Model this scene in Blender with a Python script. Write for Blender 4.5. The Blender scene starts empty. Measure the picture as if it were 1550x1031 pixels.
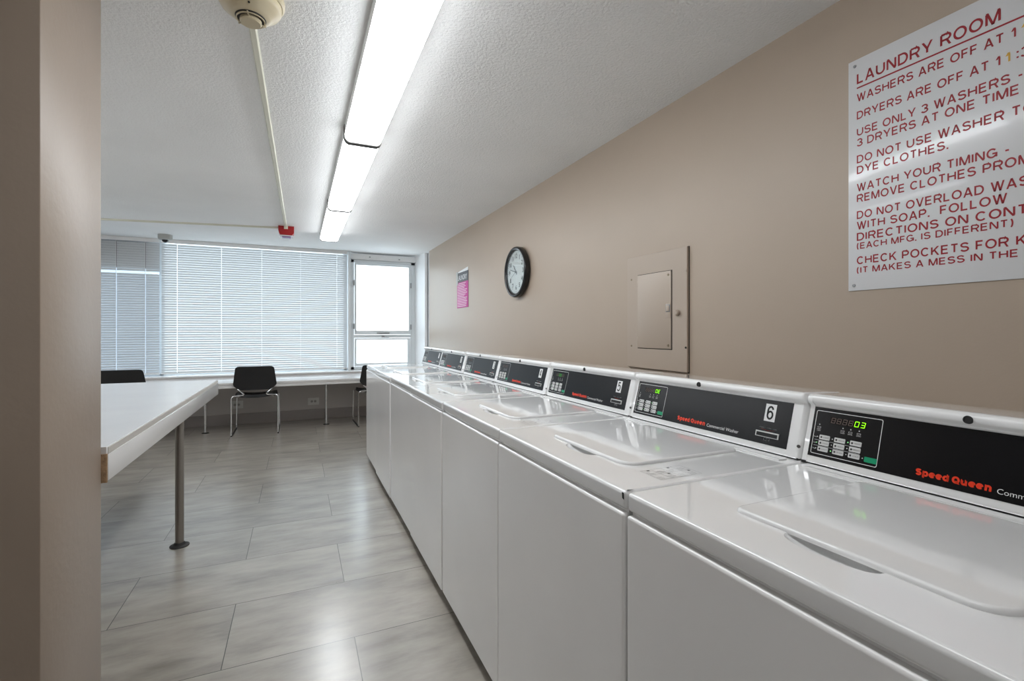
import bpy, bmesh, math, random
from mathutils import Matrix, Vector
random.seed(7)
S = bpy.context.scene
COL = S.collection
PI = math.pi

# ------------------------------------------------------------------ camera
cam_data = bpy.data.cameras.new('camera')
cam = bpy.data.objects.new('camera', cam_data)
COL.objects.link(cam)
cam.location = (0, 0, 1.222)
cam.rotation_euler = (PI / 2, 0, -math.radians(24.17))
cam_data.sensor_width = 36
cam_data.lens = 722.6 * 36 / 1550
cam_data.shift_y = -0.0088
cam_data.clip_start = 0.02
S.camera = cam

# ------------------------------------------------------------------ world, exposure
W = bpy.data.worlds.new('overcast_sky')
S.world = W
W.use_nodes = True
wn = W.node_tree
bg = wn.nodes['Background']
bg.inputs[0].default_value = (0.80, 0.905, 1.0, 1)
bg.inputs[1].default_value = 1.5
S.view_settings.view_transform = 'Standard'
S.view_settings.look = 'None'
S.view_settings.exposure = 1.34
S.view_settings.gamma = 1
S.view_settings.use_curve_mapping = False
S.cycles.max_bounces = 10
S.cycles.diffuse_bounces = 6
S.cycles.glossy_bounces = 5
S.cycles.transparent_max_bounces = 16
S.cycles.sample_clamp_indirect = 6
LAMP = 5.6           # strength of the fluorescent diffusers

# portals: help the renderer find the sky through the window openings
for px0, px1 in ((-4.0, 0.66), (0.72, 1.65)):
    ld = bpy.data.lights.new('sky_portal', 'AREA')
    ld.shape = 'RECTANGLE'; ld.size = px1 - px0; ld.size_y = 1.72
    ld.cycles.is_portal = True
    lo = bpy.data.objects.new('sky_portal', ld)
    COL.objects.link(lo)
    lo.location = ((px0 + px1) / 2, 7.52, 1.52)
    lo.rotation_euler = (-PI / 2, 0, 0)

H = 2.394      # ceiling height
WX = 1.75      # right wall plane


# ------------------------------------------------------------------ materials
def mat(name, color, rough=0.5, metal=0.0, spec=0.5, coat=0.0, emit=None, emit_s=0.0, bump=None, var=None):
    m = bpy.data.materials.new(name)
    m.use_nodes = True
    nt = m.node_tree
    b = nt.nodes['Principled BSDF']
    b.inputs['Base Color'].default_value = (*color, 1)
    b.inputs['Roughness'].default_value = rough
    b.inputs['Metallic'].default_value = metal
    b.inputs['Specular IOR Level'].default_value = spec
    b.inputs['Coat Weight'].default_value = coat
    b.inputs['Coat Roughness'].default_value = 0.06
    if emit:
        b.inputs['Emission Color'].default_value = (*emit, 1)
        b.inputs['Emission Strength'].default_value = emit_s
    geo = None
    if bump or var:
        geo = nt.nodes.new('ShaderNodeNewGeometry')
    if bump:                      # (scale, strength, distance, detail)
        n = nt.nodes.new('ShaderNodeTexNoise')
        n.inputs['Scale'].default_value = bump[0]
        n.inputs['Detail'].default_value = bump[3] if len(bump) > 3 else 2
        nt.links.new(geo.outputs['Position'], n.inputs['Vector'])
        bp = nt.nodes.new('ShaderNodeBump')
        bp.inputs['Strength'].default_value = bump[1]
        bp.inputs['Distance'].default_value = bump[2]
        nt.links.new(n.outputs['Fac'], bp.inputs['Height'])
        nt.links.new(bp.outputs['Normal'], b.inputs['Normal'])
    if var:                       # (scale, amount): gentle blotches of wear
        n = nt.nodes.new('ShaderNodeTexNoise')
        n.inputs['Scale'].default_value = var[0]
        n.inputs['Detail'].default_value = 4
        nt.links.new(geo.outputs['Position'], n.inputs['Vector'])
        r = nt.nodes.new('ShaderNodeValToRGB')
        a = var[1]
        r.color_ramp.elements[0].position = 0.3
        r.color_ramp.elements[1].position = 0.7
        r.color_ramp.elements[0].color = tuple(c * (1 - a) for c in color) + (1,)
        r.color_ramp.elements[1].color = tuple(min(1, c * (1 + a)) for c in color) + (1,)
        nt.links.new(n.outputs['Fac'], r.inputs['Fac'])
        nt.links.new(r.outputs['Color'], b.inputs['Base Color'])
    return m


M = {}
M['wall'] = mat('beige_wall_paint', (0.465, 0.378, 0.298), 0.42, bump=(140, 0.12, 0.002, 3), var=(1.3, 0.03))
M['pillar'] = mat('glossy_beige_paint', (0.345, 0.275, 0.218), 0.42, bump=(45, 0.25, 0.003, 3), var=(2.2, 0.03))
M['ceiling'] = mat('stippled_ceiling', (0.83, 0.83, 0.825), 0.8, spec=0.3, bump=(95, 0.55, 0.008, 3), var=(1.6, 0.03))
M['wall_white'] = mat('white_wall_paint', (0.88, 0.88, 0.88), 0.4, bump=(120, 0.1, 0.002))
M['lower_wall'] = mat('taupe_wall_paint', (0.54, 0.51, 0.49), 0.5, bump=(120, 0.1, 0.002))
M['base'] = mat('taupe_rubber_baseboard', (0.31, 0.28, 0.265), 0.5)
M['frame'] = mat('pale_window_metal', (0.80, 0.84, 0.86), 0.3, spec=0.5)
M['sill'] = mat('white_sill', (0.88, 0.88, 0.88), 0.22)
M['dark_panel'] = mat('dark_shade_panel', (0.045, 0.05, 0.06), 0.4)
M['steel'] = mat('handle_metal', (0.32, 0.33, 0.34), 0.35, metal=0.8)
M['enamel'] = mat('white_enamel', (0.84, 0.84, 0.835), 0.07, coat=0.9, var=(3, 0.012))
M['enamel_front'] = mat('white_enamel_cabinet', (0.88, 0.87, 0.86), 0.17, coat=0.35, var=(3, 0.02))
M['black'] = mat('black_control_film', (0.007, 0.007, 0.008), 0.25, spec=0.28)
M['hole'] = mat('black_recess', (0.004, 0.004, 0.004), 0.6)
M['dark'] = mat('dark_plinth', (0.03, 0.028, 0.026), 0.7)
M['print_white'] = mat('white_print', (0.75, 0.75, 0.74), 0.4)
M['key'] = mat('grey_key', (0.62, 0.62, 0.61), 0.4)
M['key_ink'] = mat('key_print', (0.03, 0.03, 0.03), 0.5)
M['green_key'] = mat('green_key', (0.0, 0.28, 0.13), 0.35)
M['red_print'] = mat('red_print', (0.85, 0.045, 0.01), 0.4)
M['seg_on'] = mat('lit_segment', (0.2, 0.6, 0.0), 0.4, emit=(0.22, 1.0, 0.0), emit_s=0.9)
M['seg_dim'] = mat('dim_lit_segment', (0.05, 0.3, 0.05), 0.4, emit=(0.05, 0.6, 0.05), emit_s=0.35)
M['seg_off'] = mat('unlit_segment', (0.13, 0.09, 0.075), 0.4)
M['display'] = mat('display_window', (0.03, 0.024, 0.022), 0.25)
M['led'] = mat('green_led', (0.2, 0.5, 0.2), 0.4, emit=(0.3, 1, 0.3), emit_s=0.3)
M['plate'] = mat('number_plate', (0.78, 0.78, 0.78), 0.4)
M['screw'] = mat('screw_metal', (0.12, 0.115, 0.11), 0.4, metal=0.6)
M['gloss_chrome'] = mat('chrome', (0.72, 0.73, 0.75), 0.18, metal=1.0)
M['leg_steel'] = mat('brushed_steel', (0.30, 0.275, 0.25), 0.38, metal=0.85)
M['black_plastic'] = mat('black_plastic', (0.010, 0.010, 0.011), 0.5, bump=(300, 0.1, 0.001))
M['black_gloss'] = mat('glossy_black_plastic', (0.012, 0.012, 0.013), 0.22)
M['laminate'] = mat('white_laminate', (0.72, 0.71, 0.70), 0.2, coat=0.2, var=(4, 0.02))
M['laminate_edge'] = mat('laminate_edge', (0.60, 0.57, 0.53), 0.35)
M['chipboard'] = mat('raw_chipboard', (0.36, 0.23, 0.13), 0.85, bump=(160, 0.6, 0.004), var=(60, 0.25))
M['cream'] = mat('cream_plastic', (0.60, 0.52, 0.36), 0.35)
M['raceway'] = mat('cream_raceway', (0.66, 0.65, 0.54), 0.45)
M['alarm_red'] = mat('alarm_red', (0.36, 0.004, 0.006), 0.35)
M['alarm_lens'] = mat('violet_lens', (0.22, 0.13, 0.30), 0.15, spec=0.7)
M['alarm_clear'] = mat('clear_lens', (0.72, 0.75, 0.80), 0.1)
M['cam_grey'] = mat('grey_camera_housing', (0.42, 0.42, 0.40), 0.45)
M['sign'] = mat('white_sign_plastic', (0.72, 0.72, 0.73), 0.22, coat=0.3)
M['sign_red'] = mat('dark_red_lettering', (0.34, 0.008, 0.016), 0.4)
M['sign_gold'] = mat('yellow_brown_lettering', (0.72, 0.42, 0.05), 0.4)
M['panel_paint'] = mat('beige_painted_steel', (0.475, 0.392, 0.317), 0.36, bump=(90, 0.08, 0.002))
M['panel_gap'] = mat('panel_gap', (0.03, 0.026, 0.022), 0.7)
M['brass'] = mat('worn_screw', (0.30, 0.24, 0.17), 0.4, metal=0.5)
M['clock_face'] = mat('clock_face', (0.80, 0.80, 0.79), 0.4)
M['clock_ink'] = mat('clock_numerals', (0.05, 0.05, 0.055), 0.5)
M['poster_pink'] = mat('pink_poster', (0.55, 0.05, 0.30), 0.6)
M['poster_grey'] = mat('dark_grey_poster_header', (0.10, 0.105, 0.115), 0.6)
M['poster_line'] = mat('poster_pale_print', (0.80, 0.66, 0.74), 0.4)
M['poster_white'] = mat('poster_white', (0.8, 0.8, 0.8), 0.4)
M['outlet'] = mat('white_outlet', (0.72, 0.72, 0.70), 0.35)
M['endcap'] = mat('fixture_end_plate', (0.07, 0.065, 0.06), 0.7)
M['fixture_body'] = mat('white_fixture_body', (0.8, 0.8, 0.79), 0.4)
M['diffuser'] = mat('lit_diffuser', (0.85, 0.85, 0.85), 0.4, emit=(0.93, 0.97, 1.0), emit_s=LAMP)
M['dim_diffuser'] = mat('dimmer_lit_diffuser', (0.85, 0.85, 0.85), 0.4, emit=(0.97, 0.98, 1.0), emit_s=LAMP * 0.5)


def slat_material():
    m = bpy.data.materials.new('translucent_white_slat')
    m.use_nodes = True
    nt = m.node_tree
    nt.nodes.clear()
    out = nt.nodes.new('ShaderNodeOutputMaterial')
    mix = nt.nodes.new('ShaderNodeMixShader')
    d = nt.nodes.new('ShaderNodeBsdfPrincipled')
    d.inputs['Base Color'].default_value = (0.62, 0.645, 0.66, 1)
    d.inputs['Roughness'].default_value = 0.4
    t = nt.nodes.new('ShaderNodeBsdfTranslucent')
    t.inputs['Color'].default_value = (0.68, 0.70, 0.715, 1)
    mix.inputs[0].default_value = 0.14
    nt.links.new(d.outputs[0], mix.inputs[1])
    nt.links.new(t.outputs[0], mix.inputs[2])
    nt.links.new(mix.outputs[0], out.inputs[0])
    return m


def glass_material(name='window_glass', tint=(0.95, 0.97, 0.97, 1)):
    m = bpy.data.materials.new(name)
    m.use_nodes = True
    nt = m.node_tree
    nt.nodes.clear()
    out = nt.nodes.new('ShaderNodeOutputMaterial')
    mix = nt.nodes.new('ShaderNodeMixShader')
    tr = nt.nodes.new('ShaderNodeBsdfTransparent')
    tr.inputs['Color'].default_value = tint
    gl = nt.nodes.new('ShaderNodeBsdfGlossy')
    gl.inputs['Roughness'].default_value = 0.02
    fr = nt.nodes.new('ShaderNodeFresnel')
    # the same reflectance from both sides of the thin pane
    ge = nt.nodes.new('ShaderNodeNewGeometry')
    ior = nt.nodes.new('ShaderNodeMapRange')
    ior.inputs['To Min'].default_value = 1.45
    ior.inputs['To Max'].default_value = 1 / 1.45
    nt.links.new(ge.outputs['Backfacing'], ior.inputs['Value'])
    nt.links.new(ior.outputs[0], fr.inputs['IOR'])
    nt.links.new(fr.outputs[0], mix.inputs[0])
    nt.links.new(tr.outputs[0], mix.inputs[1])
    nt.links.new(gl.outputs[0], mix.inputs[2])
    nt.links.new(mix.outputs[0], out.inputs[0])
    return m


def floor_material():
    m = bpy.data.materials.new('stone_look_vinyl_tile')
    m.use_nodes = True
    nt = m.node_tree
    L = nt.links.new
    b = nt.nodes['Principled BSDF']
    geo = nt.nodes.new('ShaderNodeNewGeometry')
    mp = nt.nodes.new('ShaderNodeMapping')
    mp.inputs['Location'].default_value = (-0.207, -0.164, 0)
    L(geo.outputs['Position'], mp.inputs['Vector'])
    br = nt.nodes.new('ShaderNodeTexBrick')
    br.offset = 0.5
    br.offset_frequency = 2
    br.inputs['Color1'].default_value = (0.0, 0.0, 0.0, 1)
    br.inputs['Color2'].default_value = (1, 1, 1, 1)
    br.inputs['Mortar'].default_value = (0.5, 0.5, 0.5, 1)
    br.inputs['Scale'].default_value = 1
    br.inputs['Mortar Size'].default_value = 0.0016
    br.inputs['Mortar Smooth'].default_value = 0.1
    br.inputs['Brick Width'].default_value = 0.92
    br.inputs['Row Height'].default_value = 0.459
    L(mp.outputs[0], br.inputs['Vector'])
    # streaks along the length of the tile, different in each tile
    ms = nt.nodes.new('ShaderNodeMapping')
    ms.inputs['Scale'].default_value = (2.0, 6.5, 1)
    add = nt.nodes.new('ShaderNodeVectorMath'); add.operation = 'ADD'
    sc = nt.nodes.new('ShaderNodeVectorMath'); sc.operation = 'SCALE'
    sc.inputs['Scale'].default_value = 7.0
    L(br.outputs['Color'], sc.inputs[0])
    L(geo.outputs['Position'], ms.inputs['Vector'])
    L(ms.outputs[0], add.inputs[0]); L(sc.outputs[0], add.inputs[1])
    n1 = nt.nodes.new('ShaderNodeTexNoise')
    n1.inputs['Scale'].default_value = 1.5
    n1.inputs['Detail'].default_value = 9
    n1.inputs['Roughness'].default_value = 0.62
    L(add.outputs[0], n1.inputs['Vector'])
    rp = nt.nodes.new('ShaderNodeValToRGB')
    e = rp.color_ramp.elements
    e[0].position = 0.26; e[0].color = (0.185, 0.165, 0.140, 1)
    e[1].position = 0.76; e[1].color = (0.45, 0.412, 0.358, 1)
    k = e.new(0.5); k.color = (0.33, 0.299, 0.257, 1)
    L(n1.outputs['Fac'], rp.inputs['Fac'])
    # tile to tile variation
    hs = nt.nodes.new('ShaderNodeHueSaturation')
    mr = nt.nodes.new('ShaderNodeMapRange')
    mr.inputs['To Min'].default_value = 0.92; mr.inputs['To Max'].default_value = 1.08
    L(br.outputs['Color'], mr.inputs['Value'])
    L(mr.outputs[0], hs.inputs['Value'])
    L(rp.outputs['Color'], hs.inputs['Color'])
    mx = nt.nodes.new('ShaderNodeMix'); mx.data_type = 'RGBA'
    L(br.outputs['Fac'], mx.inputs['Factor'])
    L(hs.outputs[0], mx.inputs['A'])
    mx.inputs['B'].default_value = (0.035, 0.03, 0.026, 1)
    L(mx.outputs['Result'], b.inputs['Base Color'])
    b.inputs['Roughness'].default_value = 0.36
    rr = nt.nodes.new('ShaderNodeMapRange')
    rr.inputs['To Min'].default_value = 0.24; rr.inputs['To Max'].default_value = 0.38
    L(n1.outputs['Fac'], rr.inputs['Value'])
    L(rr.outputs[0], b.inputs['Roughness'])
    b.inputs['Specular IOR Level'].default_value = 0.8
    b.inputs['Coat Weight'].default_value = 1.0
    b.inputs['Coat Roughness'].default_value = 0.22
    bp = nt.nodes.new('ShaderNodeBump')
    bp.inputs['Strength'].default_value = 0.12
    bp.inputs['Distance'].default_value = 0.004
    L(n1.outputs['Fac'], bp.inputs['Height'])
    L(bp.outputs[0], b.inputs['Normal'])
    return m


M['slat'] = slat_material()
M['glass'] = glass_material()
M['tinted_glass'] = glass_material('tinted_window_glass', (0.55, 0.60, 0.64, 1))  # tint assumed, to dim the daylight on the left blind
M['floor'] = floor_material()


# ------------------------------------------------------------------ mesh helpers
# stroke lettering: each character is a few ribbons (centre lines in a unit box) and slanted bars
def E_(cx, cy, rx, ry, a0, a1, n=14):
    return [(cx + rx * math.cos(math.radians(a0 + (a1 - a0) * i / n)), cy + ry * math.sin(math.radians(a0 + (a1 - a0) * i / n))) for i in range(n + 1)]


def bowl(v0, v1, u=0.62, n=8):
    c, r = (v0 + v1) / 2, (v1 - v0) / 2
    return [(0, v1), (u, v1)] + E_(u, c, 1 - u, r, 90, -90, n) + [(u, v0), (0, v0)]


STEM = [(0, 0), (0, 1)]
DOT = ('Q', 0, 0)
GLYPH = {   # width, parts: list = ribbon, ('C', list) = closed ribbon, ('D', u0, v0, u1, v1) = slanted bar
    'A': (.86, [('D', 0, 0, .5, 1), ('D', 1, 0, .5, 1), [(.2, .27), (.8, .27)]]),
    'B': (.80, [STEM, bowl(.52, 1, .6), bowl(0, .52)]),
    'C': (.88, [E_(.5, .5, .5, .5, 42, 318, 24)]),
    'D': (.84, [('C', [(0, 0), (.45, 0)] + E_(.45, .5, .55, .5, -90, 90) + [(0, 1)])]),
    'E': (.74, [[(1, 0), (0, 0), (0, 1), (.97, 1)], [(0, .52), (.9, .52)]]),
    'F': (.68, [[(0, 0), (0, 1), (1, 1)], [(0, .5), (.9, .5)]]),
    'G': (.92, [E_(.5, .5, .5, .5, 42, 330, 24), [(.55, .44), (1, .44), (1, .0)]]),
    'H': (.82, [STEM, [(1, 0), (1, 1)], [(0, .52), (1, .52)]]),
    'I': (.17, [STEM]),
    'K': (.82, [STEM, ('D', .08, .36, .92, 1), ('D', .96, 0, .36, .62)]),
    'L': (.66, [[(0, 1), (0, 0), (1, 0)]]),
    'M': (.98, [STEM, [(1, 0), (1, 1)], ('D', .5, 0, .04, 1), ('D', .5, 0, .96, 1)]),
    'N': (.84, [STEM, [(1, 0), (1, 1)], ('D', .96, 0, .04, 1)]),
    'O': (.94, [('C', E_(.5, .5, .5, .5, 0, 360, 28)[:-1])]),
    'P': (.76, [STEM, bowl(.44, 1)]),
    'Q': (.94, [('C', E_(.5, .5, .5, .5, 0, 360, 28)[:-1]), ('D', 1, -.02, .6, .34)]),
    'R': (.82, [STEM, bowl(.46, 1), ('D', .97, 0, .62, .46)]),
    'S': (.80, [E_(.5, .76, .47, .24, 18, 270) + E_(.5, .26, .5, .26, 90, -162)]),
    'T': (.76, [[(0, 1), (1, 1)], [(.5, 0), (.5, 1)]]),
    'U': (.82, [[(0, 1), (0, .38)] + E_(.5, .38, .5, .38, 180, 360) + [(1, .38), (1, 1)]]),
    'V': (.82, [('D', .5, 0, 0, 1), ('D', .5, 0, 1, 1)]),
    'W': (1.16, [('D', .27, 0, 0, 1), ('D', .27, 0, .5, 1), ('D', .73, 0, .5, 1), ('D', .73, 0, 1, 1)]),
    'X': (.82, [('D', 0, 0, 1, 1), ('D', 1, 0, 0, 1)]),
    'Y': (.84, [('D', .5, .4, 0, 1), ('D', .5, .4, 1, 1), [(.5, 0), (.5, .46)]]),
    '0': (.72, [('C', E_(.5, .5, .5, .5, 0, 360, 28)[:-1])]),
    '1': (.40, [[(1, 0), (1, 1)], ('D', 0, .72, .9, 1)]),
    '2': (.72, [E_(.5, .72, .5, .28, 170, -25) + [(.06, 0)], [(0, 0), (1, 0)]]),
    '3': (.74, [E_(.48, .755, .46, .245, 160, -90) + E_(.48, .255, .52, .255, 90, -162)]),
    '4': (.76, [[(.72, 0), (.72, 1)], ('D', .02, .28, .62, 1), [(0, .25), (1, .25)]]),
    '5': (.74, [[(.92, 1), (.14, 1), (.06, .52)] + E_(.46, .34, .54, .34, 130, -155)]),
    '6': (.74, [('C', E_(.5, .30, .5, .30, 0, 360, 24)[:-1]), [(0, .30), (0, .64)] + E_(.5, .66, .5, .34, 180, 20)]),
    '-': (.46, [[(0, .42), (1, .42)]]),
    '.': (.17, [('Q', 0, 0)]),
    ':': (.17, [('Q', 0, .1), ('Q', 0, .62)]),
    '(': (.34, [E_(1.3, .46, 1.3, .66, 115, 245)]),
    ')': (.34, [E_(-.3, .46, 1.3, .66, 65, -65)]),
    # heavy slab lower case for the brand name (tall x-height)
    'p': (.86, [[(.12, -.30), (.12, .74)], ('C', E_(.56, .36, .44, .36, 0, 360, 20)[:-1]), [(-.06, -.30), (.36, -.30)], [(-.06, .72), (.12, .72)]]),
    'e': (.82, [E_(.5, .36, .5, .36, 0, 318, 22), [(0, .38), (1, .38)]]),
    'd': (.86, [[(.86, 0), (.86, 1)], ('C', E_(.44, .36, .44, .36, 0, 360, 20)[:-1]), [(.62, 1), (.86, 1)], [(.86, 0), (1.04, 0)]]),
    'u': (.92, [[(.12, .72), (.12, .25)] + E_(.47, .25, .35, .25, 180, 340, 10) + [(.82, .25)], [(.84, 0), (.84, .72)], [(-.06, .72), (.12, .72)], [(.62, .72), (.84, .72)], [(.84, 0), (1.04, 0)]]),
    'n': (.94, [[(.14, 0), (.14, .72)], [(.14, .46)] + E_(.5, .46, .36, .26, 165, 0, 10) + [(.86, 0)], [(-.06, 0), (.34, 0)], [(.66, 0), (1.06, 0)], [(-.06, .72), (.14, .72)]]),
}


def ribbon(pts, t, closed=False):
    """quads along a centre line with mitred corners"""
    n = len(pts)
    L, Rr = [], []
    for i, (x, y) in enumerate(pts):
        a = pts[i - 1] if (i > 0 or closed) else None
        b = pts[(i + 1) % n] if (i < n - 1 or closed) else None
        d1 = Vector((x - a[0], y - a[1])).normalized() if a else None
        d2 = Vector((b[0] - x, b[1] - y)).normalized() if b else None
        d1 = d1 or d2
        d2 = d2 or d1
        m = d1 + d2
        m = m.normalized() if m.length > 1e-6 else d1
        nn = Vector((-m.y, m.x))
        k = max(0.45, nn.dot(Vector((-d1.y, d1.x))))
        L.append((x + nn.x * t / 2 / k, y + nn.y * t / 2 / k))
        Rr.append((x - nn.x * t / 2 / k, y - nn.y * t / 2 / k))
    out = []
    for i in range(n if closed else n - 1):
        j = (i + 1) % n
        out.append([Rr[i], Rr[j], L[j], L[i]])
    return out


def glyph_polys(ch, t, squeeze=1.0):
    """polygons of one character of height 1 and stroke t; returns (width, polygons)"""
    w, parts = GLYPH[ch]
    w = max(w * squeeze, t)
    X = lambda u: t / 2 + u * (w - t)
    Y = lambda v: t / 2 + v * (1 - t)
    out = []
    for p in parts:
        if isinstance(p, list):
            out += ribbon([(X(u), Y(v)) for u, v in p], t)
        elif p[0] == 'C':
            out += ribbon([(X(u), Y(v)) for u, v in p[1]], t, True)
        elif p[0] == 'Q':
            out.append([(0, p[2]), (t * 1.05, p[2]), (t * 1.05, p[2] + t * 1.05), (0, p[2] + t * 1.05)])
        else:
            _, u0, v0, u1, v1 = p
            y0 = Y(v0) - (t / 2 if v0 <= 0 else 0)
            y1 = Y(v1) + (t / 2 if v1 >= 1 else 0)
            sl = abs(X(u1) - X(u0)) / max(1e-6, y1 - y0)
            h = t * math.sqrt(1 + sl * sl) / 2 * 0.96
            a, b = X(u0), X(u1)
            out.append([(a - h, y0), (a + h, y0), (b + h, y1), (b - h, y1)])
    return w, out


def stroke_width(s, t, gap=0.13, space=0.42, squeeze=1.0):
    x = 0
    for ch in s:
        x += space if ch == ' ' else max(GLYPH[ch][0] * squeeze, t) + gap
    return x - gap


class MB:
    """collects shapes into one mesh; every shape takes a material key"""
    def __init__(self):
        self.bm = bmesh.new()
        self.keys = []

    def mi(self, key):
        if key not in self.keys:
            self.keys.append(key)
        return self.keys.index(key)

    def take(self, tmp, key, mtx=None):
        i = self.mi(key)
        for f in tmp.faces:
            f.material_index = i
        if mtx is not None:
            bmesh.ops.transform(tmp, matrix=mtx, verts=tmp.verts)
        me = bpy.data.meshes.new('tmp')
        tmp.to_mesh(me)
        tmp.free()
        self.bm.from_mesh(me)
        bpy.data.meshes.remove(me)
        return self

    def box(self, x0, x1, y0, y1, z0, z1, key, bev=0.0, seg=2, mtx=None):
        t = bmesh.new()
        bmesh.ops.create_cube(t, size=1)
        for v in t.verts:
            v.co = Vector(((x0 + x1) / 2 + v.co.x * (x1 - x0), (y0 + y1) / 2 + v.co.y * (y1 - y0), (z0 + z1) / 2 + v.co.z * (z1 - z0)))
        if bev:
            bmesh.ops.bevel(t, geom=t.edges[:], offset=bev, segments=seg, affect='EDGES', profile=0.5)
        return self.take(t, key, mtx)

    def prism(self, pts, depth, key, mtx=None, bev=0.0, seg=2):
        """polygon pts (x, y) extruded from z=0 to z=depth, then moved by mtx"""
        t = bmesh.new()
        lo = [t.verts.new((x, y, 0)) for x, y in pts]
        hi = [t.verts.new((x, y, depth)) for x, y in pts]
        n = len(pts)
        t.faces.new(lo[::-1])
        top = t.faces.new(hi)
        for i in range(n):
            t.faces.new((lo[i], lo[(i + 1) % n], hi[(i + 1) % n], hi[i]))
        bmesh.ops.recalc_face_normals(t, faces=t.faces[:])
        if bev:
            bmesh.ops.bevel(t, geom=list(top.edges), offset=bev, segments=seg, affect='EDGES', profile=0.5)
        return self.take(t, key, mtx)

    def poly(self, pts3, key, mtx=None):
        t = bmesh.new()
        t.faces.new([t.verts.new(p) for p in pts3])
        return self.take(t, key, mtx)

    def rect(self, x0, x1, y0, y1, z, key, mtx=None):
        return self.poly([(x0, y0, z), (x1, y0, z), (x1, y1, z), (x0, y1, z)], key, mtx)

    def lathe(self, prof, n, key, mtx=None, cap=True):
        t = bmesh.new()
        rings = []
        for r, z in prof:
            if r < 1e-6:
                rings.append([t.verts.new((0, 0, z))])
            else:
                rings.append([t.verts.new((r * math.cos(2 * PI * i / n), r * math.sin(2 * PI * i / n), z)) for i in range(n)])
        for a, b in zip(rings, rings[1:]):
            for i in range(n):
                j = (i + 1) % n
                if len(a) == 1:
                    t.faces.new((a[0], b[j], b[i]))
                elif len(b) == 1:
                    t.faces.new((a[i], a[j], b[0]))
                else:
                    t.faces.new((a[i], a[j], b[j], b[i]))
        if cap:
            for R in (rings[0], rings[-1]):
                if len(R) > 1:
                    t.faces.new(R)
        bmesh.ops.recalc_face_normals(t, faces=t.faces[:])
        return self.take(t, key, mtx)

    def tube(self, path, r, key, n=10, mtx=None):
        pts = [Vector(p) for p in path]
        t = bmesh.new()
        rings = []
        up = Vector((0, 0, 1))
        prev = None
        for i, p in enumerate(pts):
            d = (pts[min(i + 1, len(pts) - 1)] - pts[max(i - 1, 0)]).normalized()
            if prev is None:
                a = d.orthogonal().normalized()
            else:
                a = (prev - d * prev.dot(d))
                a = a.normalized() if a.length > 1e-5 else d.orthogonal().normalized()
            prev = a
            b = d.cross(a)
            rings.append([t.verts.new(p + (a * math.cos(2 * PI * k / n) + b * math.sin(2 * PI * k / n)) * r) for k in range(n)])
        for A, B in zip(rings, rings[1:]):
            for k in range(n):
                t.faces.new((A[k], A[(k + 1) % n], B[(k + 1) % n], B[k]))
        t.faces.new(rings[0]); t.faces.new(rings[-1])
        bmesh.ops.recalc_face_normals(t, faces=t.faces[:])
        return self.take(t, key, mtx)

    def text(self, body, key, mtx, width=None, height=None, size=0.02, bold=0.0, x=0.0, y=0.0, align='L', depth=0.0):
        """lettering on the plane z=0 of mtx; its box starts at (x, y) and is fitted to width / height"""
        cu = bpy.data.curves.new('lettering', 'FONT')
        cu.body = body
        cu.size = 1.0
        cu.resolution_u = 3
        o = bpy.data.objects.new('lettering', cu)
        me = bpy.data.meshes.new_from_object(o)
        bpy.data.objects.remove(o)
        bpy.data.curves.remove(cu)
        t = bmesh.new()
        t.from_mesh(me)
        bpy.data.meshes.remove(me)
        xs = [v.co.x for v in t.verts]; ys = [v.co.y for v in t.verts]
        x0, x1, y0, y1 = min(xs), max(xs), min(ys), max(ys)
        cap = 0.0
        sx = (width / (x1 - x0)) if width else None
        sy = (height / 0.729) if height else None      # 0.729: capital height of the face at size 1
        sx = sx or sy or size
        sy = sy or sx
        off = {'L': x0, 'C': (x0 + x1) / 2, 'R': x1}[align]
        for v in t.verts:
            v.co = Vector((x + (v.co.x - off) * sx, y + v.co.y * sy, depth))
        if bold:                 # heavier strokes: the outline laid down again slightly to each side
            src = bpy.data.meshes.new('glyphs')
            t.to_mesh(src)
            b = bold * min(sx, sy) * 1.3
            for dx, dy in ((b, 0), (-b, 0), (0, b * 0.6), (0, -b * 0.6)):
                u = bmesh.new()
                u.from_mesh(src)
                bmesh.ops.translate(u, verts=u.verts, vec=(dx, dy, 0))
                self.take(u, key, mtx)
            bpy.data.meshes.remove(src)
        return self.take(t, key, mtx)

    def strokes(self, s, key, mtx, width, height, x=0.0, y=0.0, depth=0.0, t=0.16, gap=0.13, space=0.42, squeeze=1.0, measure=None):
        """stroke lettering fitted to a width (of the text in measure, if given) and a height"""
        sx = width / stroke_width(measure or s, t, gap, space, squeeze)
        q = bmesh.new()
        cx = 0.0
        for ch in s:
            if ch == ' ':
                cx += space
                continue
            w, polys = glyph_polys(ch, t, squeeze)
            for pl in polys:
                q.faces.new([q.verts.new((x + (cx + a) * sx, y + b * height, depth)) for a, b in pl])
            cx += w + gap
        bmesh.ops.recalc_face_normals(q, faces=q.faces[:])
        for f in q.faces:
            if f.normal.z < 0:
                f.normal_flip()
        return self.take(q, key, mtx)

    def build(self, name, parent=None, smooth=35, loc=None, wn=False):
        me = bpy.data.meshes.new(name)
        self.bm.to_mesh(me)
        self.bm.free()
        for k in self.keys:
            me.materials.append(M[k])
        if smooth:
            me.shade_smooth()
            me.set_sharp_from_angle(angle=math.radians(smooth))
        o = bpy.data.objects.new(name, me)
        COL.objects.link(o)
        if wn:
            w = o.modifiers.new('weighted_normals', 'WEIGHTED_NORMAL')
            w.keep_sharp = True
        if parent is not None:
            o.parent = parent
        if loc:
            o.location = loc
        return o


def tag(o, label=None, cat=None, group=None, kind=None):
    for k, v in (('label', label), ('category', cat), ('group', group), ('kind', kind)):
        if v:
            o[k] = v
    return o


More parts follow.
